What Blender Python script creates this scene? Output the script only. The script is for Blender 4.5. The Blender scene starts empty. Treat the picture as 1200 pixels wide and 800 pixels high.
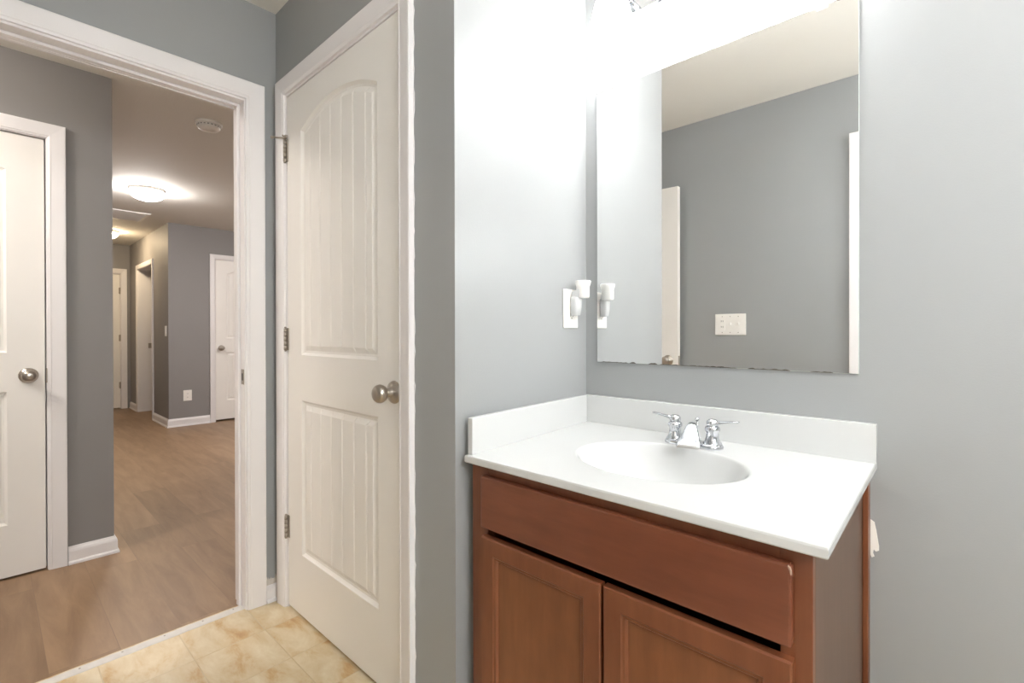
import bpy, bmesh, math, random
from mathutils import Vector, Matrix
random.seed(7)
PI = math.pi
S = bpy.context.scene
COL = S.collection

# ------------------------------------------------------------------ camera
F_PX, CX, CY = 566.85, 600.0, 390.5
cam_d = bpy.data.cameras.new('camera')
cam = bpy.data.objects.new('camera', cam_d)
COL.objects.link(cam)
cam_d.sensor_width = 36.0
cam_d.lens = 36.0 * F_PX / 1200.0
cam_d.shift_y = -(400.0 - CY) / 1200.0
cam_d.clip_start = 0.01
YAW, PITCH, ROLL = 0.744518, 0.003689, -0.002037
fw = Vector((-math.sin(YAW) * math.cos(PITCH), math.cos(YAW) * math.cos(PITCH), -math.sin(PITCH)))
rt = Vector((math.cos(YAW), math.sin(YAW), 0))
up = rt.cross(fw)
r2 = rt * math.cos(ROLL) + up * math.sin(ROLL)
u2 = up * math.cos(ROLL) - rt * math.sin(ROLL)
cam.matrix_world = Matrix(((r2.x, u2.x, -fw.x, 0), (r2.y, u2.y, -fw.y, 0), (r2.z, u2.z, -fw.z, 1.10), (0, 0, 0, 1)))
S.camera = cam

# ------------------------------------------------------------------ light and exposure
VANITY_STRENGTH = 15.5
HALL_STRENGTH = 48.0
LIVING_FILL = 70.0
WARM_STRENGTH = 30.0
NEAR_HALL_STRENGTH = 52.0
BATH_FILL = 21.0
RIGHT_FILL = 49.0
ENTRY_FILL = 1.0
S.view_settings.view_transform = 'Standard'
S.view_settings.look = 'None'
S.view_settings.gamma = 1.0
S.view_settings.use_curve_mapping = False
S.view_settings.exposure = 1.40
S.cycles.max_bounces = 12
S.cycles.diffuse_bounces = 8
S.cycles.glossy_bounces = 6
S.cycles.caustics_reflective = True
S.cycles.sample_clamp_indirect = 12.0
S.cycles.blur_glossy = 0.5
S.cycles.caustics_refractive = False
w = bpy.data.worlds.new('world'); S.world = w; w.use_nodes = True
w.node_tree.nodes['Background'].inputs[0].default_value = (0.5, 0.5, 0.5, 1)
w.node_tree.nodes['Background'].inputs[1].default_value = 0.05


# ------------------------------------------------------------------ materials
def srgb(r, g, b):
    def c(v):
        v /= 255.0
        return v / 12.92 if v <= 0.04045 else ((v + 0.055) / 1.055) ** 2.4
    return (c(r), c(g), c(b), 1)


def mat(name, col, rough=0.5, metal=0.0, bump=0.0, bscale=200.0, var=0.0, vscale=3.0, emit=None, estr=0.0, spec=0.5, stretch=None):
    m = bpy.data.materials.new(name); m.use_nodes = True
    nt = m.node_tree; b = nt.nodes['Principled BSDF']
    b.inputs['Base Color'].default_value = col
    b.inputs['Roughness'].default_value = rough
    b.inputs['Metallic'].default_value = metal
    b.inputs['Specular IOR Level'].default_value = spec
    tc = nt.nodes.new('ShaderNodeTexCoord'); mp = nt.nodes.new('ShaderNodeMapping')
    nt.links.new(tc.outputs['Object'], mp.inputs[0])
    if stretch: mp.inputs['Scale'].default_value = stretch
    if bump:
        n = nt.nodes.new('ShaderNodeTexNoise'); n.inputs['Scale'].default_value = bscale; n.inputs['Detail'].default_value = 3
        nt.links.new(mp.outputs[0], n.inputs['Vector'])
        bp = nt.nodes.new('ShaderNodeBump'); bp.inputs['Strength'].default_value = bump; bp.inputs['Distance'].default_value = 0.002
        nt.links.new(n.outputs['Fac'], bp.inputs['Height']); nt.links.new(bp.outputs[0], b.inputs['Normal'])
    if var:
        n = nt.nodes.new('ShaderNodeTexNoise'); n.inputs['Scale'].default_value = vscale; n.inputs['Detail'].default_value = 5
        nt.links.new(mp.outputs[0], n.inputs['Vector'])
        mr = nt.nodes.new('ShaderNodeMapRange'); mr.inputs[1].default_value = .3; mr.inputs[2].default_value = .7
        mr.inputs[3].default_value = 1 - var; mr.inputs[4].default_value = 1 + var
        nt.links.new(n.outputs['Fac'], mr.inputs[0])
        mx = nt.nodes.new('ShaderNodeMix'); mx.data_type = 'RGBA'; mx.blend_type = 'MULTIPLY'
        mx.inputs[0].default_value = 1.0; mx.inputs[6].default_value = col
        nt.links.new(mr.outputs[0], mx.inputs[7]); nt.links.new(mx.outputs[2], b.inputs['Base Color'])
    if emit:
        b.inputs['Emission Color'].default_value = emit; b.inputs['Emission Strength'].default_value = estr
    return m


M = {}
M['wall'] = mat('grey_wall_paint', srgb(154, 156, 156), rough=0.45, bump=0.12, bscale=260, var=0.02, vscale=2.0)
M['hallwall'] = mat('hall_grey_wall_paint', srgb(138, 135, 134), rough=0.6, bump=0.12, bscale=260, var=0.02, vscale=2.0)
M['ceil'] = mat('ceiling_paint', srgb(229, 226, 219), rough=0.8, bump=0.35, bscale=90)
M['trim'] = mat('white_trim_paint', srgb(229, 226, 226), rough=0.38, bump=0.04, bscale=60, var=0.015)
M['door'] = mat('white_door_paint', srgb(235, 232, 227), rough=0.42, bump=0.05, bscale=120, var=0.015)
M['nickel'] = mat('satin_nickel', srgb(176, 168, 158), rough=0.28, metal=1.0)
M['hinge'] = mat('hinge_steel', srgb(168, 160, 150), rough=0.5, metal=.7)
M['chrome'] = mat('chrome', srgb(208, 210, 214), rough=0.06, metal=1.0)
M['marble'] = mat('white_cultured_marble', srgb(201, 202, 201), rough=0.16, var=0.01)
M['plastic'] = mat('white_plastic', srgb(238, 235, 230), rough=0.35)
M['slot'] = mat('dark_slot', srgb(50, 48, 46), rough=0.6)
M['softslot'] = mat('grey_slot', srgb(150, 147, 143), rough=0.6)
M['clearplastic'] = mat('translucent_plastic', srgb(238, 239, 240), rough=0.2)
M['clearplastic'].node_tree.nodes['Principled BSDF'].inputs['Transmission Weight'].default_value = 0.3
M['laminate'] = mat('brown_laminate', srgb(98, 75, 61), rough=0.4, var=0.10, vscale=5, stretch=(8, 8, 0.6))
M['dark'] = mat('dark_interior', srgb(40, 26, 20), rough=0.7)
M['mirror'] = mat('mirror_silver', (0.965, 0.97, 0.966, 1), rough=0.0, metal=1.0)
M['glassedge'] = mat('mirror_edge', srgb(200, 205, 203), rough=0.2)
M['tarnish'] = mat('mirror_tarnish', srgb(95, 88, 80), rough=0.6)
M['caulk'] = mat('white_caulk', srgb(236, 234, 228), rough=0.6)
M['rawpaper'] = mat('torn_drywall_paper', srgb(205, 198, 190), rough=0.8, var=0.15, vscale=60)
M['barewood'] = mat('bare_wood_chip', srgb(170, 140, 122), rough=0.8)
M['cap'] = mat('thin_white_plastic', srgb(240, 238, 235), rough=0.35)
M['cap'].node_tree.nodes['Principled BSDF'].inputs['Subsurface Weight'].default_value = 0.8
M['cap'].node_tree.nodes['Principled BSDF'].inputs['Subsurface Scale'].default_value = 0.01
M['cap'].node_tree.nodes['Principled BSDF'].inputs['Subsurface Radius'].default_value = (1, 1, 1)
M['transition'] = mat('white_transition_strip', srgb(205, 202, 198), rough=0.5, var=0.05, vscale=40)
M['rubber'] = mat('white_rubber', srgb(215, 212, 205), rough=0.6)
for nm, c, s in (('vanity_glow', (.985, 0.99, 1, 1), VANITY_STRENGTH), ('hall_glow', (1, 0.95, 0.92, 1), HALL_STRENGTH),
                 ('living_fill', (1, 0.95, 0.92, 1), LIVING_FILL), ('warm_glow', (1, 0.78, 0.50, 1), WARM_STRENGTH), ('near_hall_glow', (1, 0.92, 0.84, 1), NEAR_HALL_STRENGTH),
                 ('bath_fill', (.98, 0.99, 1, 1), BATH_FILL), ('right_fill', (.98, 0.99, 1, 1), RIGHT_FILL), ('entry_fill', (1, 0.985, 0.975, 1), ENTRY_FILL)):
    M[nm] = mat(nm, (0.9, 0.9, 0.88, 1), rough=0.3, emit=c, estr=s)


def wood_mat(name, c1, c2, scale):
    m = bpy.data.materials.new(name); m.use_nodes = True
    nt = m.node_tree; b = nt.nodes['Principled BSDF']; L = nt.links.new
    tc = nt.nodes.new('ShaderNodeTexCoord'); mp = nt.nodes.new('ShaderNodeMapping'); mp.inputs['Scale'].default_value = scale
    L(tc.outputs['Object'], mp.inputs[0])
    n = nt.nodes.new('ShaderNodeTexNoise'); n.inputs['Scale'].default_value = 7; n.inputs['Detail'].default_value = 8; n.inputs['Roughness'].default_value = .62
    L(mp.outputs[0], n.inputs['Vector'])
    n2 = nt.nodes.new('ShaderNodeTexNoise'); n2.inputs['Scale'].default_value = 5.5; n2.inputs['Detail'].default_value = 3
    L(tc.outputs['Object'], n2.inputs['Vector'])
    ad = nt.nodes.new('ShaderNodeMath'); ad.operation = 'ADD'; L(n.outputs['Fac'], ad.inputs[0]); L(n2.outputs['Fac'], ad.inputs[1])
    cr = nt.nodes.new('ShaderNodeMapRange'); cr.inputs[1].default_value = .72; cr.inputs[2].default_value = 1.28; L(ad.outputs[0], cr.inputs[0])
    mx = nt.nodes.new('ShaderNodeMix'); mx.data_type = 'RGBA'; mx.inputs[6].default_value = c1; mx.inputs[7].default_value = c2
    L(cr.outputs[0], mx.inputs[0]); L(mx.outputs[2], b.inputs['Base Color'])
    b.inputs['Roughness'].default_value = .33
    return m


M['wood'] = wood_mat('stained_maple_vertical', srgb(108, 59, 35), srgb(128, 76, 48), (5, 5, .7))
M['woodh'] = wood_mat('stained_maple_horizontal', srgb(104, 56, 36), srgb(124, 71, 48), (.7, 5, 5))
M['woodp'] = wood_mat('stained_maple_panel', srgb(110, 63, 36), srgb(132, 81, 49), (5, 5, .7))


def vinyl_mat():
    m = bpy.data.materials.new('beige_vinyl_tile'); m.use_nodes = True
    nt = m.node_tree; b = nt.nodes['Principled BSDF']; L = nt.links.new
    tc = nt.nodes.new('ShaderNodeTexCoord'); mp = nt.nodes.new('ShaderNodeMapping')
    mp.inputs['Location'].default_value = (1.88 + .225 * 4, -.468 + .225 * 8, 0)
    L(tc.outputs['Object'], mp.inputs[0])
    br = nt.nodes.new('ShaderNodeTexBrick'); br.offset = 0.0; br.squash = 1.0
    br.inputs['Scale'].default_value = 1.0; br.inputs['Brick Width'].default_value = .225; br.inputs['Row Height'].default_value = .225
    br.inputs['Mortar Size'].default_value = .0022; br.inputs['Mortar Smooth'].default_value = .5
    br.inputs['Color1'].default_value = (0, 0, 0, 1); br.inputs['Color2'].default_value = (1, 1, 1, 1); br.inputs['Mortar'].default_value = (.5, .5, .5, 1)
    L(mp.outputs[0], br.inputs['Vector'])
    # each tile gets its own piece of stone pattern
    off = nt.nodes.new('ShaderNodeVectorMath'); off.operation = 'SCALE'; off.inputs['Scale'].default_value = 13.0
    L(br.outputs['Color'], off.inputs[0])
    add = nt.nodes.new('ShaderNodeVectorMath'); add.operation = 'ADD'; L(mp.outputs[0], add.inputs[0]); L(off.outputs[0], add.inputs[1])
    st = nt.nodes.new('ShaderNodeMapping'); st.inputs['Rotation'].default_value = (0, 0, .6); st.inputs['Scale'].default_value = (1, 2.2, 1)
    L(add.outputs[0], st.inputs[0])
    n = nt.nodes.new('ShaderNodeTexNoise'); n.inputs['Scale'].default_value = 7; n.inputs['Detail'].default_value = 7; n.inputs['Roughness'].default_value = .62; n.inputs['Distortion'].default_value = .35
    L(st.outputs[0], n.inputs['Vector'])
    cr = nt.nodes.new('ShaderNodeValToRGB'); e = cr.color_ramp.elements
    e[0].position = .30; e[0].color = srgb(176, 140, 96)
    e[1].position = .72; e[1].color = srgb(214, 202, 176)
    k = cr.color_ramp.elements.new(.46); k.color = srgb(198, 178, 142)
    k = cr.color_ramp.elements.new(.36); k.color = srgb(188, 155, 110)
    L(n.outputs['Fac'], cr.inputs[0])
    mx = nt.nodes.new('ShaderNodeMix'); mx.data_type = 'RGBA'; mx.inputs[7].default_value = srgb(172, 154, 124)
    sc = nt.nodes.new('ShaderNodeMath'); sc.operation = 'MULTIPLY'; sc.inputs[1].default_value = .4
    L(br.outputs['Fac'], sc.inputs[0]); L(sc.outputs[0], mx.inputs[0]); L(cr.outputs[0], mx.inputs[6])
    L(mx.outputs[2], b.inputs['Base Color'])
    bp = nt.nodes.new('ShaderNodeBump'); bp.invert = True; bp.inputs['Strength'].default_value = .3; bp.inputs['Distance'].default_value = .002
    L(br.outputs['Fac'], bp.inputs['Height']); L(bp.outputs[0], b.inputs['Normal'])
    b.inputs['Roughness'].default_value = .4
    return m


def plank_mat():
    m = bpy.data.materials.new('oak_plank_floor'); m.use_nodes = True
    nt = m.node_tree; b = nt.nodes['Principled BSDF']; L = nt.links.new
    tc = nt.nodes.new('ShaderNodeTexCoord'); mp = nt.nodes.new('ShaderNodeMapping'); mp.inputs['Location'].default_value = (20, 20.03, 0)
    L(tc.outputs['Object'], mp.inputs[0])
    br = nt.nodes.new('ShaderNodeTexBrick'); br.offset = .37; br.offset_frequency = 2
    br.inputs['Scale'].default_value = 1.0; br.inputs['Brick Width'].default_value = 1.22; br.inputs['Row Height'].default_value = .18
    br.inputs['Mortar Size'].default_value = .0010
    br.inputs['Color1'].default_value = (0, 0, 0, 1); br.inputs['Color2'].default_value = (1, 1, 1, 1); br.inputs['Mortar'].default_value = (.3, .3, .3, 1)
    L(mp.outputs[0], br.inputs['Vector'])
    off = nt.nodes.new('ShaderNodeVectorMath'); off.operation = 'SCALE'; off.inputs['Scale'].default_value = 17.0; L(br.outputs['Color'], off.inputs[0])
    add = nt.nodes.new('ShaderNodeVectorMath'); add.operation = 'ADD'; L(mp.outputs[0], add.inputs[0]); L(off.outputs[0], add.inputs[1])
    st = nt.nodes.new('ShaderNodeMapping'); st.inputs['Scale'].default_value = (1.1, 7, 1); L(add.outputs[0], st.inputs[0])
    n = nt.nodes.new('ShaderNodeTexNoise'); n.inputs['Scale'].default_value = 2.2; n.inputs['Detail'].default_value = 9; n.inputs['Roughness'].default_value = .6; n.inputs['Distortion'].default_value = .5
    L(st.outputs[0], n.inputs['Vector'])
    cr = nt.nodes.new('ShaderNodeValToRGB'); e = cr.color_ramp.elements
    e[0].position = .28; e[0].color = srgb(121, 95, 71); e[1].position = .72; e[1].color = srgb(152, 124, 96)
    L(n.outputs['Fac'], cr.inputs[0])
    mr = nt.nodes.new('ShaderNodeMapRange'); mr.inputs[3].default_value = .88; mr.inputs[4].default_value = 1.08; L(br.outputs['Color'], mr.inputs[0])
    mx = nt.nodes.new('ShaderNodeMix'); mx.data_type = 'RGBA'; mx.blend_type = 'MULTIPLY'; mx.inputs[0].default_value = 1
    L(cr.outputs[0], mx.inputs[6]); L(mr.outputs[0], mx.inputs[7])
    m2 = nt.nodes.new('ShaderNodeMix'); m2.data_type = 'RGBA'; m2.inputs[7].default_value = srgb(104, 84, 68)
    sc = nt.nodes.new('ShaderNodeMath'); sc.operation = 'MULTIPLY'; sc.inputs[1].default_value = .35
    L(br.outputs['Fac'], sc.inputs[0]); L(sc.outputs[0], m2.inputs[0]); L(mx.outputs[2], m2.inputs[6])
    L(m2.outputs[2], b.inputs['Base Color'])
    b.inputs['Roughness'].default_value = .45
    return m


M['vinyl'] = vinyl_mat()
M['plank'] = plank_mat()


# ------------------------------------------------------------------ mesh helpers
class MB:
    def __init__(self): self.bm = bmesh.new()

    def box(self, a, b, bevel=0.0, seg=1):
        x0, y0, z0 = a; x1, y1, z1 = b
        vs = [self.bm.verts.new(p) for p in ((x0, y0, z0), (x1, y0, z0), (x1, y1, z0), (x0, y1, z0), (x0, y0, z1), (x1, y0, z1), (x1, y1, z1), (x0, y1, z1))]
        fs = [self.bm.faces.new([vs[i] for i in q]) for q in ((0, 3, 2, 1), (4, 5, 6, 7), (0, 1, 5, 4), (1, 2, 6, 5), (2, 3, 7, 6), (3, 0, 4, 7))]
        if bevel:
            es = list({e for f in fs for e in f.edges})
            bmesh.ops.bevel(self.bm, geom=es, offset=bevel, segments=seg, affect='EDGES', profile=0.5)
        return self

    def lathe(self, prof, origin=(0, 0, 0), axis='Z', n=32, smooth=True):
        """prof: (radius, height) pairs"""
        def tr(x, y, z):
            if axis == 'Z': p = (x, y, z)
            elif axis == '-Y': p = (x, -z, y)
            elif axis == 'X': p = (z, x, y)
            elif axis == '-Z': p = (x, -y, -z)
            else: p = (-z, -x, y)      # '-X'
            return Vector(p) + Vector(origin)
        rings = []
        for r, h in prof:
            if r < 1e-6: rings.append([self.bm.verts.new(tr(0, 0, h))])
            else: rings.append([self.bm.verts.new(tr(r * math.cos(2 * PI * i / n), r * math.sin(2 * PI * i / n), h)) for i in range(n)])
        for A, B in zip(rings, rings[1:]):
            for i in range(n):
                j = (i + 1) % n
                if len(A) == 1 and len(B) == 1: continue
                if len(A) == 1: f = self.bm.faces.new((A[0], B[j], B[i]))
                elif len(B) == 1: f = self.bm.faces.new((A[i], A[j], B[0]))
                else: f = self.bm.faces.new((A[i], A[j], B[j], B[i]))
                f.smooth = smooth
        for R, flip in ((rings[0], True), (rings[-1], False)):
            if len(R) > 1: self.bm.faces.new(R[::-1] if flip else R)
        return self

    def loft(self, loops, caps=True, smooth=True):
        R = [[self.bm.verts.new(p) for p in lp] for lp in loops]
        n = len(R[0])
        for A, B in zip(R, R[1:]):
            for i in range(n):
                j = (i + 1) % n
                f = self.bm.faces.new((A[i], A[j], B[j], B[i])); f.smooth = smooth
        if caps:
            self.bm.faces.new(R[0][::-1]); self.bm.faces.new(R[-1])
        return self

    def tube(self, pts, rad, n=12):
        pts = [Vector(p) for p in pts]; loops = []
        rad = rad if isinstance(rad, (list, tuple)) else [rad] * len(pts)
        for i, p in enumerate(pts):
            t = (pts[min(i + 1, len(pts) - 1)] - pts[max(i - 1, 0)]).normalized()
            a = t.cross(Vector((0, 0, 1)))
            if a.length < 1e-3: a = t.cross(Vector((1, 0, 0)))
            a.normalize(); b = t.cross(a)
            loops.append([p + (a * math.cos(2 * PI * k / n) + b * math.sin(2 * PI * k / n)) * rad[i] for k in range(n)])
        return self.loft(loops)

    def build(self, name, material, parent=None, bevel=0.0):
        bmesh.ops.remove_doubles(self.bm, verts=self.bm.verts, dist=1e-6)
        bmesh.ops.recalc_face_normals(self.bm, faces=self.bm.faces)
        me = bpy.data.meshes.new(name); self.bm.to_mesh(me); self.bm.free()
        mats = material if isinstance(material, list) else [material]
        for m in mats: me.materials.append(m)
        o = bpy.data.objects.new(name, me); COL.objects.link(o)
        if parent: o.parent = parent
        if bevel:
            md = o.modifiers.new('bevel', 'BEVEL'); md.width = bevel; md.segments = 2; md.limit_method = 'ANGLE'; md.angle_limit = math.radians(40)
        return o


def tag(o, label=None, cat=None, group=None, kind=None):
    if label: o['label'] = label
    if cat: o['category'] = cat
    if group: o['group'] = group
    if kind: o['kind'] = kind
    return o


def empty(name, loc=(0, 0, 0), rz=0.0):
    o = bpy.data.objects.new(name, None); COL.objects.link(o)
    o.location = loc; o.rotation_euler = (0, 0, rz); o.empty_display_size = .1
    return o


def struct(o, label, cat):
    return tag(o, label, cat, kind='structure')


# ------------------------------------------------------------------ room shell
Yc, Xs, Ym, Xw = .8126, -.9474, 1.408, -2.0715
YB = -.215                     # wall behind the camera
XR = 1.25                      # right end of the bathroom
ZC, ZH = 2.41, 2.365           # bathroom / hall ceilings
XL = -3.105                    # hall wall with the near door
YL = .427                      # where that wall ends
XF, YF = -6.69, 1.417          # far corner
XE = -8.88                     # end of the corridor
HB = 2.55                      # walls run up to here
D1 = (-.085, .69)              # clear opening of the entry doorway (y)

m = MB()
XW2 = -2.19
m.box((XW2, -1.9, 0), (Xw, D1[0] - .02, HB)); m.box((XW2, D1[1] + .02, 0), (Xw, 4.2, HB)); m.box((XW2, D1[0] - .02, 2.03), (Xw, D1[1] + .02, HB))
struct(m.build('wall_left', M['wall']), 'grey painted bathroom wall around the open entry doorway', 'wall')
m = MB()
m.box((Xw, Yc, 0), (-1.99, Yc + .1, HB)); m.box((-1.165, Yc, 0), (Xs, Yc + .1, HB)); m.box((-1.99, Yc, 2.055), (-1.165, Yc + .1, HB))
struct(m.build('wall_closet', M['wall']), 'grey wall holding the white closet door left of the vanity', 'wall')
struct(MB().box((Xs - .12, Yc + .1, 0), (Xs, Ym, HB)).build('wall_alcove', M['wall']), 'pale lit side wall of the vanity alcove with the outlet', 'wall')
struct(MB().box((Xw, Ym, 0), (XR, Ym + .12, HB)).build('wall_back', M['wall']), 'grey wall behind the mirror and vanity', 'wall')
struct(MB().box((XR, YB - .12, 0), (XR + .12, Ym + .12, HB)).build('wall_right', M['wall']), 'grey wall at the right end of the bathroom, outside the photo', 'wall')
m = MB()
DB = (-.345, .43)
m.box((Xw, YB - .12, 0), (DB[0] - .02, YB, HB)); m.box((DB[1] + .02, YB - .12, 0), (XR, YB, HB)); m.box((DB[0] - .02, YB - .12, 2.055), (DB[1] + .02, YB, HB))
struct(m.build('wall_front', M['wall']), 'grey wall with the triple switch plate seen in the mirror', 'wall')
struct(MB().box((Xw - .06, YB - .12, -.1), (XR + .12, Ym + .12, 0)).build('floor', M['vinyl']), 'beige stone pattern vinyl tile floor of the bathroom', 'floor')
struct(MB().box((Xw, YB - .12, ZC), (XR + .12, Ym + .12, ZC + .1)).build('ceiling', M['ceil']), 'off white bathroom ceiling', 'ceiling')
struct(MB().box((-9.2, -1.9, -.1), (Xw - .06, 4.2, 0)).build('floor_hall', M['plank']), 'brown oak plank floor of the hall', 'floor')
struct(MB().box((-9.2, -1.9, ZH), (XW2, 4.2, ZH + .1)).build('ceiling_hall', M['ceil']), 'hall ceiling with the two round lamps', 'ceiling')
DL = (-.58, .187)              # near hall door opening
m = MB()
m.box((XL - .12, -1.9, 0), (XL, DL[0] - .02, HB)); m.box((XL - .12, DL[1] + .02, 0), (XL, YL, HB)); m.box((XL - .12, DL[0] - .02, 2.03), (XL, DL[1] + .02, HB))
struct(m.build('wall_hall_near', M['hallwall']), 'grey hall wall with the near left door, ending at a free corner', 'wall')
struct(MB().box((XE - .12, YL - .12, 0), (XL - .12, YL, HB)).build('wall_corridor_left', M['hallwall']), 'left wall of the far corridor, hidden behind the near hall corner', 'wall')
DF = (1.897, 2.66)
m = MB()
m.box((XF - .12, YF, 0), (XF, DF[0] - .02, HB)); m.box((XF - .12, DF[1] + .02, 0), (XF, 4.2, HB)); m.box((XF - .12, DF[0] - .02, 2.02), (XF, DF[1] + .02, HB))
struct(m.build('wall_hall_far', M['hallwall']), 'grey far hall wall with an outlet and a white door', 'wall')
DC = (-8.335, -7.48)
m = MB()
m.box((XE, YF, 0), (DC[0] - .02, YF + .17, HB)); m.box((DC[1] + .02, YF, 0), (XF - .12, YF + .17, HB)); m.box((DC[0] - .02, YF, 2.0), (DC[1] + .02, YF + .17, HB))
struct(m.build('wall_corridor_right', M['hallwall']), 'warm lit corridor wall with an open white doorway', 'wall')
DE = (.545, 1.305)
m = MB()
m.box((XE - .12, YL, 0), (XE, DE[0] - .02, HB)); m.box((XE - .12, DE[1] + .02, 0), (XE, 4.2, HB)); m.box((XE - .12, DE[0] - .02, 1.975), (XE, DE[1] + .02, HB))
struct(m.build('wall_corridor_end', M['hallwall']), 'end wall of the far corridor around its last door', 'wall')
struct(MB().box((-9.2, 4.2, 0), (Xw, 4.32, HB)).build('wall_living', M['hallwall']), 'far side wall of the open hall area, out of view', 'wall')
struct(MB().box((-9.2, -2.02, 0), (Xw, -1.9, HB)).build('wall_hall_end', M['hallwall']), 'wall closing the hall on the left, out of view', 'wall')


# ------------------------------------------------------------------ doors
def door_leaf(w, h, t, mat_, parent, name='slab'):
    """two-panel door with an arched top panel; x 0..w, front face y=0 facing -y, back face y=t"""
    m = MB(); bm = m.bm
    st = .122                                   # stile
    x0, x1 = st, w - st
    zb0, zb1 = .232, .826                       # lower panel
    zt0, spring, peak = 1.000, h - .165, h - .100
    gx = [x0 + .04 + .033 + i * ((x1 - x0 - .146) / 5.0) for i in range(6)]
    xs0 = [x0]
    def cols(d):
        a, b = x0 + d, x1 - d
        return a, b
    # sample positions on the field (inset .036)
    fa, fb = x0 + .036, x1 - .036
    xs = [fa]; dep = [0]
    for g in gx:
        xs += [g - .0045, g, g + .0045]; dep += [0, .0035, 0]
    xs.append(fb); dep.append(0)
    full = []
    fd = []
    for i in range(len(xs) - 1):                # extra columns so that the arch is smooth
        k = 3 if xs[i + 1] - xs[i] > .02 else 1
        for q in range(k):
            full.append(xs[i] + (xs[i + 1] - xs[i]) * q / k); fd.append(dep[i] if q == 0 else 0)
    full.append(xs[-1]); fd.append(0)
    xc, half = (x0 + x1) / 2, (x1 - x0) / 2
    rise = peak - spring
    R = (half * half + rise * rise) / (2 * rise); zc = peak - R
    def arch(x, d):
        rr = R - d
        return zc + math.sqrt(max(rr * rr - (x - xc) ** 2, 0))
    prof = [(0, 0), (.004, .0045), (.009, .0095), (.017, .0105), (.036, .0030)]   # inset, depth
    n = len(full)
    def panel(z0, topf, side, holes):
        yb = 0 if side > 0 else t
        rings = []
        for d, dp in prof:
            a, b = x0 + d, x1 - d
            bot, top = [], []
            for i, xf in enumerate(full):
                x = a + (xf - fa) / (fb - fa) * (b - a)
                dd = dp + (fd[i] if d > .03 else 0)
                bot.append(bm.verts.new((x, yb + side * dd, z0 + d)))
                top.append(bm.verts.new((x, yb + side * dd, topf(x, d))))
            rings.append((bot, top))
        for (b0, t0), (b1, t1) in zip(rings, rings[1:]):
            for i in range(n - 1):
                bm.faces.new((b0[i], b0[i + 1], b1[i + 1], b1[i])); bm.faces.new((t0[i + 1], t0[i], t1[i], t1[i + 1]))
            bm.faces.new((b0[0], b1[0], t1[0], t0[0])); bm.faces.new((b0[-1], t0[-1], t1[-1], b1[-1]))
        b, tp = rings[-1]
        for i in range(n - 1): bm.faces.new((b[i], b[i + 1], tp[i + 1], tp[i]))
        return rings[0]
    for side in (1, -1):
        yb = 0 if side > 0 else t
        low = panel(zb0, lambda x, d: zb1 - d, side, None)
        upr = panel(zt0, arch, side, None)
        V = lambda x, z: bm.verts.new((x, yb, z))
        c = {}
        for k, (x, z) in dict(a=(0, 0), b=(w, 0), c=(w, h), d=(0, h)).items(): c[k] = V(x, z)
        # frame faces: left, right, bottom, lock rail, top
        bl, tl = low; bu, tu = upr
        bm.faces.new([c['a'], c['b']] + [bl[i] for i in range(n - 1, -1, -1)])
        bm.faces.new([c['b'], c['c'], tu[-1], bu[-1], tl[-1], bl[-1]])
        bm.faces.new([c['a'], bl[0], tl[0], bu[0], tu[0], c['d']])
        bm.faces.new([tl[i] for i in range(n)] + [bu[i] for i in range(n - 1, -1, -1)])
        te = [c['d']] + [V(tu[i].co.x, h) for i in range(n)] + [c['c']]
        bm.faces.new((c['d'], tu[0], te[1])); bm.faces.new((tu[-1], c['c'], te[n]))
        for i in range(n - 1): bm.faces.new((tu[i], tu[i + 1], te[i + 2], te[i + 1]))
        c['te'] = te
        if side > 0: F0 = c
        else: F1 = c
    for i in range(len(F0['te']) - 1): bm.faces.new((F0['te'][i], F0['te'][i + 1], F1['te'][i + 1], F1['te'][i]))
    for p, q in (('a', 'b'), ('b', 'c'), ('d', 'a')):
        bm.faces.new((F0[p], F0[q], F1[q], F1[p]))
    bmesh.ops.triangulate(bm, faces=[f for f in bm.faces if len(f.verts) > 4])
    return m.build(name, mat_, parent)


def knob(parent, x, z, ysurf, sign=-1, mat_='nickel'):
    """round knob on a rose; sign -1 stands out towards -y"""
    ax = '-Y'
    k = empty('door_knob', (x, ysurf, z), 0 if sign < 0 else PI); k.parent = parent
    MB().lathe([(.034, 0), (.034, .003), (.031, .008), (.020, .013), (.0135, .017), (.0125, .030)], axis=ax).build('rose', M[mat_], k)
    pr = [(.0125, .028), (.0165, .031), (.0225, .037), (.0262, .045), (.0270, .051), (.0255, .058), (.0205, .0645), (.012, .068), (.0, .0685)]
    MB().lathe(pr, axis=ax).build('knob_ball', M[mat_], k)
    return k


def hinge(parent, x, z, ysurf, leaf_dir=1):
    hm = MB()
    y = ysurf - .006
    for i in range(5):
        hm.lathe([(.0062, 0), (.0062, .0168)], origin=(x, y, z - .044 + i * .0176), n=14)
    hm.lathe([(.0035, .0), (.005, .002), (.005, .004), (0, .006)], origin=(x, y, z + .044), n=12)
    hm.lathe([(.0035, .0), (.005, .002), (.005, .004), (0, .006)], origin=(x, y, z - .044), axis='-Z', n=12)
    hm.box((x, ysurf - .001, z - .044), (x + leaf_dir * .016, ysurf + .002, z + .044))
    return hm.build('hinge', M['hinge'], parent)


CASE = [(0, 0), (0, .009), (.006, .011), (.010, .0135), (.012, .0125), (.030, .0145), (.052, .017), (.058, .017), (.060, .0155), (.060, 0)]


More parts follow.
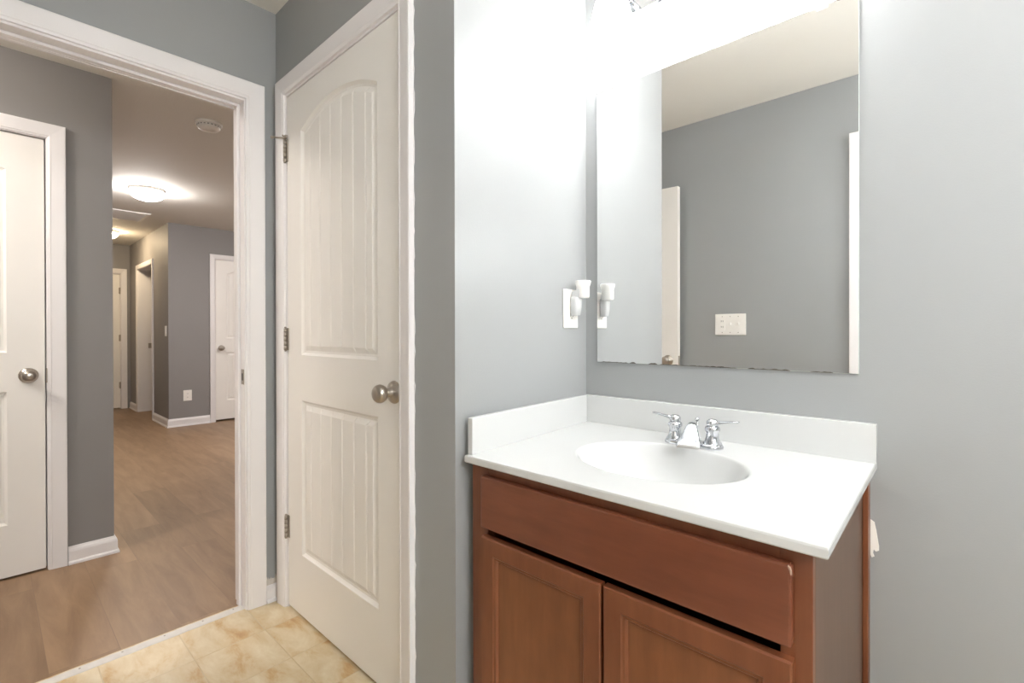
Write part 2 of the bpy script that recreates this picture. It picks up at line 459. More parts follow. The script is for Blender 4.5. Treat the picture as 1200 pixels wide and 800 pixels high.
def casing(parent, x0, x1, h, width=.06, zbase=0.0, name='casing', flip=False, y0=0.0):
    """moulding round an opening x0..x1 in the plane y=y0, standing out towards -y (or +y with flip)"""
    m = MB(); s = -1 if not flip else 1; k = width / .06
    rings = []
    for u, v in CASE:
        u *= k
        y = y0 + s * v
        rings.append([m.bm.verts.new(p) for p in ((x0 - u, y, zbase), (x0 - u, y, h + u), (x1 + u, y, h + u), (x1 + u, y, zbase))])
    for A, B in zip(rings, rings[1:] + rings[:1]):
        for i in range(3): m.bm.faces.new((A[i], A[i + 1], B[i + 1], B[i]))
    m.bm.faces.new([r[0] for r in rings]); m.bm.faces.new([r[3] for r in rings])
    return m.build(name, M['trim'], parent)


def jamb(parent, x0, x1, h, depth, stop=None):
    m = MB(); t = .018
    m.box((x0 - t, 0.0, 0), (x0, depth, h)); m.box((x1, 0.0, 0), (x1 + t, depth, h)); m.box((x0 - t, 0.0, h), (x1 + t, depth, h + t))
    o = m.build('jamb', M['trim'], parent)
    if stop:
        a, b = stop; m = MB(); e = .011
        m.box((x0, a, 0), (x0 + e, b, h - e)); m.box((x1 - e, a, 0), (x1, b, h - e)); m.box((x0, a, h - e), (x1, b, h))
        m.build('door_stop', M['trim'], parent, bevel=.003)
    return o


# entry doorway: local x -> world +Y (rotation +90 deg), local -y -> world +X
t1 = empty('trim_1', (Xw, 0, 0), PI / 2)
struct(t1, 'white painted casing and jamb of the open entry doorway', 'door frame')
casing(t1, D1[0] - .004, D1[1] + .005, 2.021, width=.0675)
jamb(t1, D1[0], D1[1], 2.013, XW2 * -1 + Xw, stop=(.045, .075))
casing(t1, D1[0] - .004, D1[1] + .005, 2.021, width=.0675, flip=True, y0=-XW2 + Xw, name='hall_side_casing')
sp = MB().box((D1[1] - .0015, .008, .892), (D1[1] + .001, .036, .952), bevel=.0006)
spo = sp.build('strike_plate', M['hinge'], t1)
MB().box((D1[1] - .0022, .017, .908), (D1[1] - .0012, .029, .936)).build('latch_hole', M['slot'], spo)

# entry door, swung open against the wall behind the camera
d2 = empty('door_2', (Xw + .012, D1[0] - .012, 0), math.radians(-2.6))
struct(d2, 'white entry door swung open, its edge seen in the mirror', 'door')
lf = door_leaf(.765, 2.0, .035, M['door'], d2); lf.location = (.004, -.037, .01)
knob(d2, .765 - .06, .915, -.037, -1); knob(d2, .765 - .06, .915, -.002, 1)
MB().box((.7685, -.031, .885), (.7705, -.008, .945)).build('latch_plate', M['hinge'], d2)

# closet door
t2 = empty('trim_2', (0, Yc, 0)); struct(t2, 'white painted casing around the closet door', 'door frame')
X0, X1 = -1.968, -1.190
casing(t2, X0 - .010, X1 + .006, 2.045, width=.062)
jamb(t2, X0 - .004, X1 + .003, 2.037, .1, stop=(.045, .08))
cb = MB(); z = .02                                     # ragged caulk and paint line beside the casing
prev = None; xo = X1 + .006 + .062
while z < 2.10:
    wd = .0005 + random.random() ** 3 * .0055
    cur = [cb.bm.verts.new(p) for p in ((xo - .004, -.003, z), (xo + wd, -.0012, z), (xo + wd, .0, z), (xo - .004, .0, z))]
    if prev:
        for i in range(4): cb.bm.faces.new((prev[i], prev[(i + 1) % 4], cur[(i + 1) % 4], cur[i]))
    else: cb.bm.faces.new(cur)
    prev = cur; z += .008 + random.random() * .022
cb.bm.faces.new(prev)
tag(cb.build('caulk_line', M['trim'], t2), 'ragged white caulk and paint line beside the casing')
d1 = empty('door_1', (X0, Yc + .002, 0)); struct(d1, 'closed white closet door with an arched plank panel and nickel knob', 'door')
lf = door_leaf(X1 - X0, 2.022, .035, M['door'], d1); lf.location = (0, 0, .012)
knob(d1, -1.222 - X0, .922, 0)
for z in (1.822, 1.072, .325): h_ = hinge(d1, -.004, z, -.002)
st = MB()
st.tube([(-.006, -.010, 1.874), (-.02, -.022, 1.874), (-.035, -.040, 1.874)], .0035)
st.lathe([(.006, 0), (.006, .008), (.004, .01)], origin=(-.035, -.040, 1.874), axis='-Y', n=14)
st.box((-.012, -.014, 1.868), (.016, -.004, 1.880), bevel=.001)
st.tube([(.004, -.010, 1.874), (.014, -.024, 1.874)], .003)
st.build('hinge_pin_stop', M['hinge'], d1)

# closed door in the wall behind the camera (only its casing shows, in the mirror)
t3 = empty('trim_3', (0, YB, 0), PI); struct(t3, 'white door casing at the right edge of the mirror reflection', 'door frame')
casing(t3, -DB[1] - .004, -DB[0] + .004, 2.052, width=.062)
jamb(t3, -DB[1], -DB[0], 2.045, .12)
d3 = empty('door_3', (DB[1] - .002, YB - .03, 0), PI); struct(d3, 'closed white door behind the camera position', 'door')
door_leaf(DB[1] - DB[0] - .004, 2.03, .035, M['door'], d3).location = (0, 0, .008)
knob(d3, .71, .92, 0)

# near hall door
t4 = empty('trim_4', (XL, 0, 0), PI / 2); struct(t4, 'cream white casing of the near hall door at the left edge', 'door frame')
casing(t4, DL[0] - .005, DL[1] + .003, 2.0, width=.0645)
jamb(t4, DL[0], DL[1], 1.996, .12, stop=(.05, .08))
tag(MB().box((DL[1] - .002, -.004, .868), (DL[1] + .002, .012, .935), bevel=.0008).build('strike_plate', M['hinge'], t4))
d4 = empty('door_4', (XL - .006, DL[0] + .002, 0), PI / 2); struct(d4, 'closed white panel door at the left edge of the hall', 'door')
door_leaf(DL[1] - DL[0] - .008, 1.981, .035, M['door'], d4).location = (0, 0, .010)
knob(d4, .705, .905, 0)
# far hall door
t5 = empty('trim_5', (XF, 0, 0), PI / 2); struct(t5, 'white casing of the far hall door', 'door frame')
casing(t5, DF[0] - .004, DF[1] + .004, 1.995, width=.056)
jamb(t5, DF[0], DF[1], 1.99, .12)
d5 = empty('door_5', (XF - .008, DF[0] + .003, 0), PI / 2); struct(d5, 'closed white panel door on the far hall wall', 'door')
door_leaf(DF[1] - DF[0] - .006, 1.965, .035, M['door'], d5).location = (0, 0, .022)
knob(d5, .062, .905, 0, mat_='hinge')
# corridor doorway (open)
t6 = empty('trim_6', (0, YF, 0)); struct(t6, 'white casing and jamb of the open corridor doorway', 'door frame')
casing(t6, DC[0] - .004, DC[1] + .004, 1.965, width=.058)
jamb(t6, DC[0], DC[1], 1.962, .17)
MB().box((DC[0] - .001, .112, .88), (DC[0] + .002, .150, .95)).build('strike_plate', M['hinge'], t6)
# corridor end door
t7 = empty('trim_7', (XE, 0, 0), PI / 2); struct(t7, 'cream casing of the last door in the far corridor', 'door frame')
casing(t7, DE[0] - .004, DE[1] + .004, 1.945, width=.07)
jamb(t7, DE[0], DE[1], 1.94, .12)
d6 = empty('door_6', (XE - .008, DE[0] + .003, 0), PI / 2); struct(d6, 'closed cream door at the end of the far corridor', 'door')
door_leaf(DE[1] - DE[0] - .006, 1.92, .035, M['door'], d6).location = (0, 0, .015)
for z in (1.70, 1.02, .34): hinge(d6, DE[1] - DE[0] - .006, z, -.002, leaf_dir=-1)
knob(d6, .06, .9, 0)


# ------------------------------------------------------------------ baseboards, threshold
BASEP = [(0, 0), (.020, 0), (.019, .010), (.013, .017), (.0125, .062), (.010, .072), (.006, .078), (.004, .085), (0, .085)]


def base_run(name, pts, label, k=1.0):
    """baseboard along a polyline; it stands out to the left of the walking direction"""
    m = MB(); P = [Vector((p[0], p[1], 0)) for p in pts]; loops = []
    for i, p in enumerate(P):
        dirs = []
        if i > 0: dirs.append((P[i] - P[i - 1]).normalized())
        if i < len(P) - 1: dirs.append((P[i + 1] - P[i]).normalized())
        ns = [Vector((-d.y, d.x, 0)) for d in dirs]
        nn = sum(ns, Vector()).normalized(); sc = 1 / max(nn.dot(ns[0]), .3)
        loops.append([p + nn * (d * sc) + Vector((0, 0, z * k)) for d, z in BASEP])
    m.loft(loops, smooth=False)
    return struct(m.build(name, M['trim']), label, 'baseboard')


base_run('baseboard_left', [(Xw, Yc), (Xw, .7645)], 'short white baseboard between the entry casing and the closet casing', k=.78)
base_run('baseboard_hall_near', [(XL - .9, YL), (XL, YL), (XL, .257)][::1], 'white baseboard wrapping the near hall corner', k=.98)
base_run('baseboard_hall_far', [(XF, DF[0] - .062), (XF, YF), (DC[1] + .063, YF)], 'white baseboard wrapping the far hall corner', k=1.12)
base_run('baseboard_corridor', [(DC[0] - .063, YF), (XE + .018, YF)], 'short white baseboard beside the open corridor doorway', k=1.1)
base_run('baseboard_back', [(XR, Ym), (-.14, Ym)], 'white baseboard on the wall right of the vanity', k=1.0)
base_run('baseboard_front', [(-1.2, YB), (DB[0] - .067, YB)], 'white baseboard on the wall behind the camera', k=1.0)

# torn drywall paper above the short baseboard
m = MB(); pts = []
y0, y1 = .766, .811
n = 16
for i in range(n + 1):
    y = y0 + (y1 - y0) * i / n
    pts.append((y, .088 + (.016 * random.random() if i % 2 else .0)))
front = [m.bm.verts.new((Xw + .0016, y, z)) for y, z in pts]; low = [m.bm.verts.new((Xw + .002, y, .060)) for y, z in pts]
bk = [m.bm.verts.new((Xw + .0, y, z)) for y, z in pts]
for i in range(n):
    m.bm.faces.new((low[i], low[i + 1], front[i + 1], front[i])); m.bm.faces.new((front[i], front[i + 1], bk[i + 1], bk[i]))
struct(m.build('trim_8', M['rawpaper']), 'torn ragged drywall paper above the short bathroom baseboard', 'wall damage')

# white transition strip at the doorway, with nails
m = MB(); loops = []
k = 24
for i in range(k + 1):
    y = D1[0] + .001 + (D1[1] - D1[0] - .002) * i / k
    e = .004 * random.random()
    loops.append([(-2.120, y, 0), (-2.118, y, .0035), (-2.110, y, .0055), (-2.098, y, .0052), (-2.087 + e, y, .0025), (-2.085 + e, y, 0)])
m.loft(loops, smooth=False)
ts = m.build('threshold_strip', M['transition'])
tag(ts, 'white transition strip nailed down across the entry doorway floor', 'threshold')
for y in (.06, .2, .31, .43, .55, .655):
    MB().lathe([(.003, 0), (.003, .001), (.0, .0016)], origin=(-2.104, y, .0052), n=10).build('nail', M['hinge'], ts)


# ------------------------------------------------------------------ vanity cabinet
CL, CR, CF, CT = -.925, -.162, .852, .764
v = empty('vanity_cabinet', ((CL + CR) / 2, (CF + Ym) / 2, 0))
tag(v, 'reddish brown wooden vanity cabinet under the white sink top', 'cabinet')
OX, OY = v.location.x, v.location.y
def vb(name, mat_, boxes, bevel=0.0):
    m = MB()
    for a, b in boxes: m.box((a[0] - OX, a[1] - OY, a[2]), (b[0] - OX, b[1] - OY, b[2]))
    return m.build(name, mat_, v, bevel=bevel)
YBK = Ym - .002
vb('body', M['dark'], [((CL + .018, CF + .019, .10), (CR - .010, CF + .03, .11)), ((CL + .018, YBK - .01, .1), (CR - .01, YBK, CT)),
                       ((CL + .018, CF + .019, .10), (CR - .012, YBK, .116)), ((CL + .0, CF + .07, 0), (CR - .004, CF + .085, .10))])
vb('side_panel', M['wood'], [((CL, CF + .019, 0), (CL + .016, YBK, CT))], .001)
sp_ = vb('side_panel', M['laminate'], [((CR - .012, CF + .019, 0), (CR, YBK, CT))], .001)
tag(sp_, 'grey brown laminate end panel facing right')
vb('face_frame', M['wood'], [((CL, CF, .10), (CL + .058, CF + .019, CT)), ((CR - .044, CF, .10), (CR, CF + .019, CT)),
                             ((CL + .058, CF, .715), (CR - .044, CF + .019, CT)),
                             ((CL + .058, CF, .10), (CR - .044, CF + .019, .145))], .0012)
vb('scribe_strip', M['wood'], [((CR, YBK - .034, 0), (CR + .011, YBK, CT - .002))], .002)
# drawer front
def slab(name, mat_, x0, x1, z0, z1, yf, t=.019, bev=.004):
    m = MB(); m.box((x0 - OX, yf - OY, z0), (x1 - OX, yf + t - OY, z1)); o = m.build(name, mat_, v, bevel=bev); return o
dr = slab('drawer_front', M['woodh'], -.876, -.187, .612, .741, CF - .0195)
m = MB()                                   # pale chip on the top right corner of the drawer front
m.bm.faces.new([m.bm.verts.new((x - OX, CF - .0199 - OY, z)) for x, z in ((-.1915, .7405), (-.1885, .7375), (-.1868, .732), (-.1868, .726), (-.1882, .726), (-.1895, .732), (-.1925, .7385))])
r = bmesh.ops.extrude_face_region(m.bm, geom=list(m.bm.faces)); 
for q in r['geom']:
    if isinstance(q, bmesh.types.BMVert): q.co.y += .003; q.co.x += .0006
m.build('corner_chip', M['barewood'], dr)


def cab_door(x0, x1, z0, z1, yf):
    t = .019; fr = .052
    prof = [(0, .003), (.003, 0), (fr - .012, 0), (fr - .009, .0025), (fr - .004, .0030), (fr, .0085), (fr + .006, .0092)]
    m = MB(); bm = m.bm; rings = []
    for d, dp in [(0, t)] + prof:
        rings.append([bm.verts.new((x - OX, yf + dp - OY, z)) for x, z in ((x0 + d, z0 + d), (x1 - d, z0 + d), (x1 - d, z1 - d), (x0 + d, z1 - d))])
    for A, B in zip(rings, rings[1:]):
        for i in range(4):
            j = (i + 1) % 4; bm.faces.new((A[i], A[j], B[j], B[i]))
    bm.faces.new(rings[0][::-1])
    d = m.build('door', M['wood'], v)
    R = prof[-1]
    p = MB(); p.box((x0 + fr + .004 - OX, yf + .0088 - OY, z0 + fr + .004), (x1 - fr - .004 - OX, yf + .0105 - OY, z1 - fr - .004))
    p.build('door_panel', M['woodp'], d)
    return d
cab_door(-.874, -.528, .125, .591, CF - .0195)
cab_door(-.522, -.186, .125, .591, CF - .0195)

# ------------------------------------------------------------------ sink top
def ztop(y): return .785 + (y - .825) / (1.406 - .825) * .009
def sink_top():
    root = empty('sink_top', (-.535, 1.12, .775))
    tag(root, 'white cultured marble sink top with an oval basin and backsplash', 'sink')
    ox, oy, oz = root.location
    c = [Vector((-.927, .826)), Vector((-.1375, .826)), Vector((-.1385, 1.4065)), Vector((-.9465, 1.4065))]
    bx, by, ea, eb = -.537, 1.100, .205, .158
    angs = sorted(set([2 * PI * i / 96 for i in range(96)] + [math.atan2((p.y - by), (p.x - bx)) % (2 * PI) for p in c]))
    def hit(a):
        d = Vector((math.cos(a), math.sin(a))); o = Vector((bx, by)); best = 9
        for i in range(4):
            p, q = c[i], c[(i + 1) % 4]; e = q - p
            den = d.x * e.y - d.y * e.x
            if abs(den) < 1e-9: continue
            t = ((p.x - o.x) * e.y - (p.y - o.y) * e.x) / den
            s = ((p.x - o.x) * d.y - (p.y - o.y) * d.x) / den
            if t > 0 and -1e-6 <= s <= 1 + 1e-6: best = min(best, t)
        return o + d * best
    m = MB(); bm = m.bm; rings = []
    outer = [hit(a) for a in angs]
    def ell(a, k):
        d = Vector((math.cos(a), math.sin(a))); r = 1 / math.sqrt((d.x / ea) ** 2 + (d.y / eb) ** 2)
        return Vector((bx, by)) + d * r * k
    th = .0185
    def ring(f): rings.append([bm.verts.new(f(i, a)) for i, a in enumerate(angs)])
    L = lambda p, z: (p.x - ox, p.y - oy, z - oz)
    inw = lambda p, k: Vector((bx, by)) + (p - Vector((bx, by))) * k
    ring(lambda i, a: L(ell(a, 1.06), ztop(ell(a, 1.06).y) - th))
    ring(lambda i, a: L(inw(outer[i], .995), ztop(outer[i].y) - th))
    ring(lambda i, a: L(outer[i], ztop(outer[i].y) - th + .0025))
    ring(lambda i, a: L(outer[i], ztop(outer[i].y) - .004))
    ring(lambda i, a: L(inw(outer[i], .9975), ztop(outer[i].y) - .0010))
    ring(lambda i, a: L(inw(outer[i], .994), ztop(outer[i].y)))
    for k, dz in ((1.035, 0), (1.015, .0008), (1.0, .003), (.985, .0068), (.965, .013), (.92, .028), (.86, .048), (.78, .070), (.68, .090), (.55, .107), (.4, .118), (.25, .124), (.12, .127)):
        ring(lambda i, a: L(ell(a, k), ztop(ell(a, k).y) * .0 + ztop(by) * (1 if k < .95 else 0) + (ztop(ell(a, k).y) if k >= .95 else 0) - dz))
    n = len(angs)
    for ri, (A, B) in enumerate(zip(rings, rings[1:])):
        for i in range(n):
            j = (i + 1) % n; f = bm.faces.new((A[i], A[j], B[j], B[i])); f.smooth = ri >= 6
    bm.faces.new(rings[-1])
    # underside of bowl
    prevr = rings[0]
    for k, dz in ((1.03, .06), (.9, .10), (.6, .13), (.15, .142)):
        cur = [bm.verts.new(L(ell(a, k), ztop(by) - dz)) for a in angs]
        for i in range(n):
            j = (i + 1) % n; f = bm.faces.new((prevr[j], prevr[i], cur[i], cur[j])); f.smooth = True
        prevr = cur
    bm.faces.new(prevr)
    m.build('counter', M['marble'], root)
    b = MB(); b.box((-.945 - ox, 1.3865 - oy, .792 - oz), (-.1375 - ox, 1.4068 - oy, .884 - oz)); b.build('backsplash', M['marble'], root, bevel=.002)
    s = MB()                                # side splash, following the slightly skewed left edge
    lo = [(-.928, .838), (-.9105, .838), (-.9295, 1.386), (-.9468, 1.386)]
    vs = [s.bm.verts.new((x - ox, y - oy, ztop(y) - .001 - oz)) for x, y in lo] + [s.bm.verts.new((x - ox, y - oy, .884 - .005 * (y < 1) - oz)) for x, y in lo]
    for q in ((0, 3, 2, 1), (4, 5, 6, 7), (0, 1, 5, 4), (1, 2, 6, 5), (2, 3, 7, 6), (3, 0, 4, 7)): s.bm.faces.new([vs[i] for i in q])
    s.build('sidesplash', M['marble'], root, bevel=.002)
    MB().lathe([(.024, 0), (.024, .002), (.019, .003), (.016, .001), (0, .0005)], origin=(bx - ox, by - oy, ztop(by) - .1272 - oz)).build('drain', M['chrome'], root)
    return root
sink_top()

# ------------------------------------------------------------------ faucet
fx, fy = -.525, 1.292
fz = ztop(fy)
fa = empty('faucet', (fx, fy, fz)); tag(fa, 'chrome two handle faucet on the white sink top', 'faucet')
loops = []
def oblong(hw, r, y0, z, n=40):
    out = []
    for i in range(n):
        a = 2 * PI * i / n; x, y = math.cos(a), math.sin(a)
        out.append((x * r + (hw if x >= 0 else -hw), y * r + y0, z))
    return out
loops = [oblong(.050, .028, 0, 0), oblong(.050, .028, 0, .006), oblong(.0495, .0265, 0, .010), oblong(.049, .023, 0, .0125)]
MB().loft(loops).build('base_plate', M['chrome'], fa, bevel=.0005)
# spout: rises from the middle, wide and sloping to the outlet
def sec(y, zc, wd, hh, n=20, tilt=0):
    out = []
    for i in range(n):
        a = 2 * PI * i / n
        cx_, cz_ = math.cos(a), math.sin(a)
        sx = math.copysign(abs(cx_) ** .7, cx_) * wd; sz = math.copysign(abs(cz_) ** .7, cz_) * hh
        out.append((sx, y - sz * math.sin(tilt), zc + sz * math.cos(tilt)))
    return out
loops = [sec(.012, .008, .0155, .014, tilt=.9), sec(.006, .030, .0135, .0135, tilt=.75), sec(-.006, .048, .0120, .0125, tilt=.35), sec(-.022, .0560, .0115, .0095, tilt=-.15),
         sec(-.034, .0525, .0140, .0075, tilt=-.55), sec(-.050, .0420, .0190, .0062, tilt=-.62), sec(-.068, .0300, .0245, .0055, tilt=-.6), sec(-.082, .0205, .0285, .0052, tilt=-.58), sec(-.090, .0150, .0295, .0045, tilt=-.58), sec(-.0925, .0132, .028, .003, tilt=-.58)]
spt = MB().loft(loops).build('spout', M['chrome'], fa); spt.rotation_euler = (0, 0, math.radians(14))
MB().lathe([(.0085, 0), (.0085, .007), (.007, .008), (.0, .0082)], origin=(0, -.080, .0185), axis='-Z', n=24).build('aerator', M['chrome'], spt)
rod = MB().tube([(0, .026, .008), (0, .026, .062)], .0022)
rod.lathe([(.0022, 0), (.005, .003), (.006, .007), (.004, .011), (0, .012)], origin=(0, .026, .060), n=16)
rod.build('lift_rod', M['chrome'], fa)
for s in (-1, 1):
    hd = empty('handle', (s * .0508, 0, .010)); hd.parent = fa
    MB().lathe([(.0235, 0), (.0235, .004), (.020, .008), (.0165, .018), (.0155, .032), (.0185, .036), (.0195, .041), (.018, .046), (.0135, .049)], n=32).build('valve_body', M['chrome'], hd)
    lv = MB().lathe([(.0135, .048), (.0155, .054), (.0145, .061), (.009, .066), (0, .0675)], n=28)
    L_ = []
    for q, (r_, wy, hz, zz) in enumerate([(.004, .007, .005, .057), (.018, .0075, .0045, .059), (.036, .0065, .0033, .062), (.052, .0075, .003, .0645), (.064, .007, .0026, .066), (.067, .004, .0015, .0665)]):
        L_.append([(s * r_, math.cos(2 * PI * k / 16) * wy, zz + math.sin(2 * PI * k / 16) * hz) for k in range(16)])
    lv.loft(L_)
    lv.build('lever', M['chrome'], hd)

# ------------------------------------------------------------------ mirror
MX0, MX1, MZ0, MZ1 = -.900, -.172, .997, 1.903
mi = empty('mirror', ((MX0 + MX1) / 2, Ym, MZ0)); tag(mi, 'large frameless rectangular mirror on the wall above the sink', 'mirror')
ox, oy, oz = mi.location
m = MB(); t = .006
m.box((MX0 - ox, -t, 0), (MX1 - ox, -.0008, MZ1 - oz), bevel=.0012)
g = m.build('glass', [M['glassedge'], M['mirror']], mi)
for p in g.data.polygons:
    if p.normal.y < -.9: p.material_index = 1
m = MB()                                   # desilvered dark patches along the bottom and left edges
def fleck(x0, x1, z0, z1):
    n = max(int((x1 - x0) / .006), 2)
    lo = [m.bm.verts.new((x0 + (x1 - x0) * i / n, -t - .0003, z0)) for i in range(n + 1)]
    hi = [m.bm.verts.new((x0 + (x1 - x0) * i / n, -t - .0003, z0 + (z1 - z0) * (.35 + .65 * random.random()) * (1 if 0 < i < n else .2))) for i in range(n + 1)]
    for i in range(n): m.bm.faces.new((lo[i], lo[i + 1], hi[i + 1], hi[i]))
W = MX1 - MX0
for a, b, hgt in ((.02, .16, .003), (.17, .2, .005), (.26, .30, .006), (.31, .62, .0032), (.52, .58, .005), (.66, .80, .004), (.86, .93, .003)):
    fleck(MX0 + a * W - ox, MX0 + b * W - ox, .0002, hgt)
tag(m.build('tarnished_edge', M['tarnish'], mi), 'dark desilvered patches along the bottom edge')
m = MB(); HT = MZ1 - oz
for a, b in ((.0, .115), (.165, .42), (.425, .7), (.71, .86), (.93, 1.0)):      # thin dark line along the top edge
    x0_, x1_ = MX0 + a * W - ox, MX0 + b * W - ox; n_ = 8
    hi = [m.bm.verts.new((x0_ + (x1_ - x0_) * i / n_, -t - .0003, HT - .0002)) for i in range(n_ + 1)]
    lo = [m.bm.verts.new((x0_ + (x1_ - x0_) * i / n_, -t - .0003, HT - .0006 - .0022 * random.random())) for i in range(n_ + 1)]
    for i in range(n_): m.bm.faces.new((lo[i], lo[i + 1], hi[i + 1], hi[i]))
m.build('tarnished_edge', M['tarnish'], mi)
for x in (MX0 + .10, MX1 - .075):
    c = MB(); c.box((x - .012 - ox, -t - .003, MZ1 - oz - .010), (x + .012 - ox, 0, MZ1 - oz + .014), bevel=.002, seg=2); c.build('clip', M['plastic'], mi)

# ------------------------------------------------------------------ outlet, plug-in warmer, switches
def plate(name, w_, h_, loc, rz, label, cat, group=None):
    e = empty(name, loc, rz); tag(e, label, cat, group)
    m = MB(); m.box((-w_ / 2, -.006, -h_ / 2), (w_ / 2, 0, h_ / 2)); m.build('cover_plate', M['plastic'], e, bevel=.0025)
    return e
# alcove outlet: faces +X -> local -y -> +X : rz = +90
o1 = plate('wall_outlet', .080, .128, (Xs, 1.311, 1.175), PI / 2, 'white outlet plate on the alcove wall beside the mirror', 'outlet')
MB().box((-.0165, -.0085, -.034), (.0165, -.005, .034), bevel=.001).build('receptacle', M['plastic'], o1)
for x in (-.006, .006): MB().box((x - .0012, -.0090, -.026), (x + .0012, -.0083, -.016)).build('slot', M['slot'], o1)
MB().lathe([(.0022, 0), (.0022, .0006)], origin=(0, -.0084, -.031), axis='-Y', n=12).build('ground_hole', M['slot'], o1)
pw = empty('plug_in_air_freshener', (Xs + .0087, 1.314, 1.2), PI / 2); tag(pw, 'small white plug-in air freshener stuck in the alcove outlet', 'air freshener')
m = MB()
lp = []
for zz, a, b in ((-.048, .013, .022), (-.046, .015, .026), (-.02, .017, .030), (.004, .018, .031), (.012, .015, .028), (.015, .011, .020)):
    lp.append([(a * math.copysign(abs(math.cos(q)) ** .6, math.cos(q)), -b / 2 - .0005 + b / 2 * math.copysign(abs(math.sin(q)) ** .6, math.sin(q)), zz) for q in [2 * PI * i / 28 for i in range(28)]])
m.loft(lp); m.build('body', M['clearplastic'], pw)
m = MB(); m.loft([[(-.012, -.004, -.004 + .0), (.012, -.004, -.004), (.012, -.004, .03), (-.012, -.004, .03)], [(-.011, -.034, .016), (.011, -.034, .016), (.011, -.034, .040), (-.011, -.034, .040)]], smooth=False)
m.build('arm', M['clearplastic'], pw, bevel=.003)
MB().lathe([(.0195, .010), (.0215, .013), (.0215, .046), (.0255, .058), (.0260, .064), (.0245, .066), (.019, .064), (.0185, .052), (0, .050)], origin=(.012, -.034, 0), n=36).build('cap', M['cap'], pw)

# triple plate on the wall behind the camera (faces +Y : rz = 180)
o2 = plate('switch_plate', .177, .127, (-1.0015, YB, 1.14), PI, 'white triple switch and outlet plate seen reflected in the mirror', 'switch')
for x in (-.046, 0):
    MB().box((x - .005, -.014, -.004), (x + .005, -.005, .012), bevel=.001).build('toggle', M['plastic'], o2)
m = MB(); m.box((.046 - .0165, -.008, -.034), (.046 + .0165, -.005, .034), bevel=.001); m.build('receptacle', M['plastic'], o2)
for zz in (.02, -.014):
    for x in (.041, .051): MB().box((x - .0012, -.0086, zz - .005), (x + .0012, -.0079, zz + .005)).build('slot', M['slot'], o2)
for x in (-.046, 0, .046):
    for zz in (-.048, .048): MB().lathe([(.0028, 0), (.0028, .0008)], origin=(x, -.0058, zz), axis='-Y', n=12).build('screw', M['hinge'], o2)

o3 = plate('wall_outlet', .086, .125, (XF, 1.602, .355), PI / 2, 'white outlet low on the far hall wall', 'outlet')
for zz in (.021, -.021): MB().box((-.016, -.0085, zz - .014), (.016, -.005, zz + .014), bevel=.003).build('receptacle', M['plastic'], o3)
for zz in (.021, -.021):
    for x in (-.006, .006): MB().box((x - .0012, -.0091, zz - .005), (x + .0012, -.0084, zz + .005)).build('slot', M['slot'], o3)
o4 = plate('switch_plate', .075, .12, (-6.80, YF, 1.115), 0, 'white light switch on the warm corridor wall', 'switch')
MB().box((-.016, -.010, -.033), (.016, -.005, .033), bevel=.001).build('rocker', M['plastic'], o4)

# pale patch of bare wall beside the cabinet
m = MB()
sh = [(-.1605, .663), (-.153, .658), (-.1495, .640), (-.147, .622), (-.1445, .604), (-.1445, .594), (-.150, .590), (-.1545, .594), (-.1555, .585), (-.153, .578), (-.158, .574), (-.1605, .58)]
m.bm.faces.new([m.bm.verts.new((x + .010, Ym - .0018, z - .006)) for x, z in sh])
r = bmesh.ops.extrude_face_region(m.bm, geom=list(m.bm.faces))
for q in r['geom']:
    if isinstance(q, bmesh.types.BMVert): q.co.y = Ym
struct(m.build('trim_9', M['caulk']), 'white patch of caulk on the wall beside the cabinet', 'wall damage')

# ------------------------------------------------------------------ lamps
vl = empty('vanity_light', (-.535, Ym, 2.15)); tag(vl, 'three light chrome bath bar with glowing white glass shades above the mirror', 'lamp')
MB().box((-.28, -.028, -.055), (.28, 0, .055), bevel=.004, seg=2).build('back_plate', M['chrome'], vl)
for x in (-.232, 0, .232):
    ar = MB().tube([(x, -.02, 0), (x, -.09, 0), (x, -.118, -.004), (x, -.13, -.02)], .009)
    ar.lathe([(.012, 0), (.026, .006), (.028, .03)], origin=(x, -.13, -.012), axis='-Z', n=24)
    a = ar.build('arm', M['chrome'], vl)
    MB().lathe([(.027, 0), (.040, .015), (.050, .04), (.058, .075), (.061, .085), (.057, .085), (.048, .05), (.03, .012), (0, .010)], origin=(x, -.13, -.028), axis='-Z', n=36).build('glass_shade', M['vanity_glow'], a)


def dome_lamp(loc, r, glow, label, group=None):
    e = empty('ceiling_lamp', loc); tag(e, label, 'lamp', group)
    MB().lathe([(r * .98, 0), (r, .004), (r, .022), (r * .94, .026)], axis='-Z', n=40).build('base_ring', M['plastic'], e)
    MB().lathe([(r * .94, .024), (r * .97, .034), (r * .92, .055), (r * .75, .078), (r * .45, .094), (r * .15, .100), (0, .100)], axis='-Z', n=40).build('glass_dome', M[glow], e)
    return e
dome_lamp((-4.4, 2.9, ZH), .18, 'living_fill', 'added round fill lamp deeper in the hall, hidden behind the closet door wall')  # unseen lamp, added only to fill the hall with light
dome_lamp((-5.27, .965, ZH), .132, 'hall_glow', 'bright round flush ceiling lamp in the middle of the hall')
dome_lamp((-7.78, 1.00, ZH), .13, 'warm_glow', 'warm glowing round lamp on the corridor ceiling, partly behind the near wall corner')
dome_lamp((.85, .55, ZC), .18, 'bath_fill', 'added round bathroom fill lamp on the ceiling, outside the photo')  # added out of view to brighten the vanity side of the bathroom
dome_lamp((-1.46, .30, ZC), .12, 'entry_fill', 'small added fill lamp on the ceiling near the entry doorway, outside the photo')  # added weak fill for the closet door and floor, no known fixture
dome_lamp((-2.68, -.8, ZH), .15, 'near_hall_glow', 'round flush ceiling lamp left of the entry doorway, outside the photo')

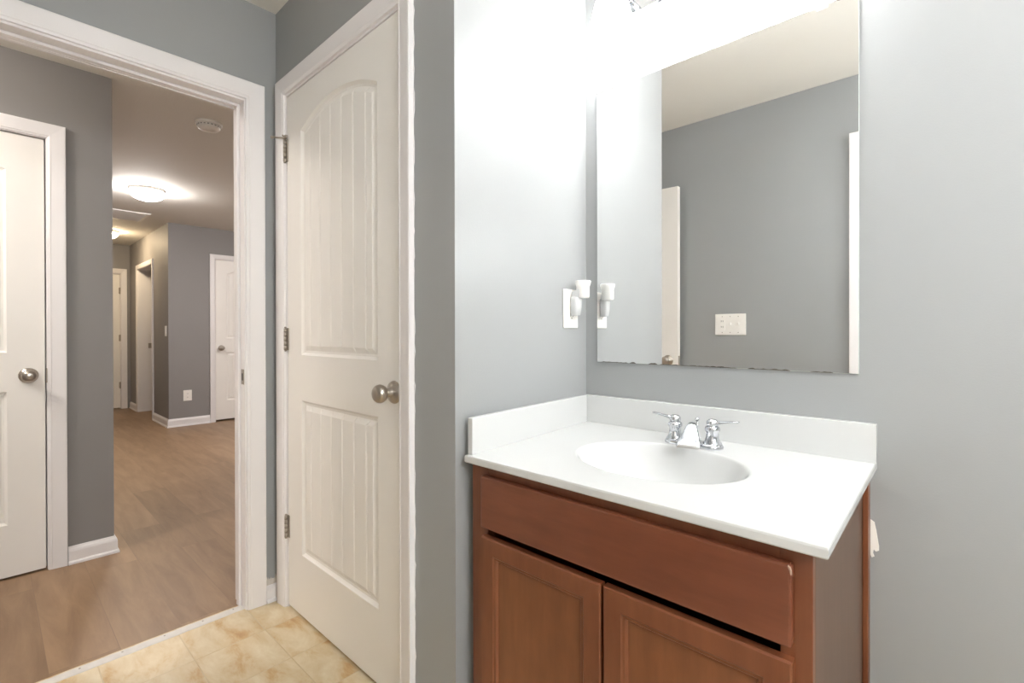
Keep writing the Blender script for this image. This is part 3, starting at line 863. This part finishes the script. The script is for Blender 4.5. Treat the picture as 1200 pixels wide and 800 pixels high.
wl = empty('added_wall_lamp', (XR, .22, 1.70)); tag(wl, 'added round fill lamp on the wall at the right end of the bathroom, outside the photo', 'lamp')  # invented lamp, throws level light on the alcove wall and cabinet
MB().lathe([(.06, 0), (.06, .008), (.05, .018), (.02, .022), (.014, .06)], axis='-X', n=32).build('back_plate', M['chrome'], wl)
r_ = .11
MB().lathe([(0.02, .05)] + [(r_ * math.sin(a), .05 + r_ - r_ * math.cos(a)) for a in [PI * (i + 1) / 16 for i in range(15)]] + [(0, .05 + 2 * r_)], axis='-X', n=32).build('glass_globe', M['right_fill'], wl)

# smoke detector
sd = empty('smoke_detector', (-3.335, .915, ZH)); tag(sd, 'round white smoke detector on the hall ceiling', 'smoke detector')
MB().lathe([(.070, 0), (.070, .012), (.066, .015)], axis='-Z', n=40).build('mounting_base', M['plastic'], sd)
MB().lathe([(.060, .015), (.062, .019), (.060, .030), (.052, .038), (.030, .041), (.028, .039), (.0, .039)], axis='-Z', n=40).build('cover', M['plastic'], sd)
m = MB()
for i in range(20):
    a = 2 * PI * i / 20
    p = Vector((math.cos(a), math.sin(a), 0)); q = Vector((-math.sin(a), math.cos(a), 0))
    c0 = p * .0600; 
    vs = [m.bm.verts.new(tuple(c0 + q * s * .005 + p * o_ + Vector((0, 0, zz)))) for s in (-1, 1) for o_ in (0, .0022) for zz in (-.020, -.026)]
    bmesh.ops.convex_hull(m.bm, input=vs)
m.build('vent_slots', M['softslot'], sd)

# return air vent
va = empty('ceiling_vent', (-6.59, .99, ZH)); tag(va, 'white louvred return air vent on the hall ceiling before the corridor', 'vent')
hx, hy = .25, .20
m = MB(); wf = .03
m.box((-hx, -hy, -.012), (hx, -hy + wf, 0)); m.box((-hx, hy - wf, -.012), (hx, hy, 0)); m.box((-hx, -hy + wf, -.012), (-hx + wf, hy - wf, 0)); m.box((hx - wf, -hy + wf, -.012), (hx, hy - wf, 0))
m.build('frame', M['plastic'], va, bevel=.002)
m = MB()
for i in range(26):
    x = -hx + wf + (i + .5) * (2 * (hx - wf)) / 26
    vs = [m.bm.verts.new(p) for p in ((x - .003, -hy + wf, -.013), (x + .003, -hy + wf, -.002), (x + .003, hy - wf, -.002), (x - .003, hy - wf, -.013))]
    f = m.bm.faces.new(vs)
r = bmesh.ops.extrude_face_region(m.bm, geom=list(m.bm.faces))
for q in r['geom']:
    if isinstance(q, bmesh.types.BMVert): q.co.z += .001
m.build('louvres', M['plastic'], va)
MB().box((-hx + wf, -hy + wf, -.001), (hx - wf, hy - wf, 0)).build('backing', M['slot'], va)
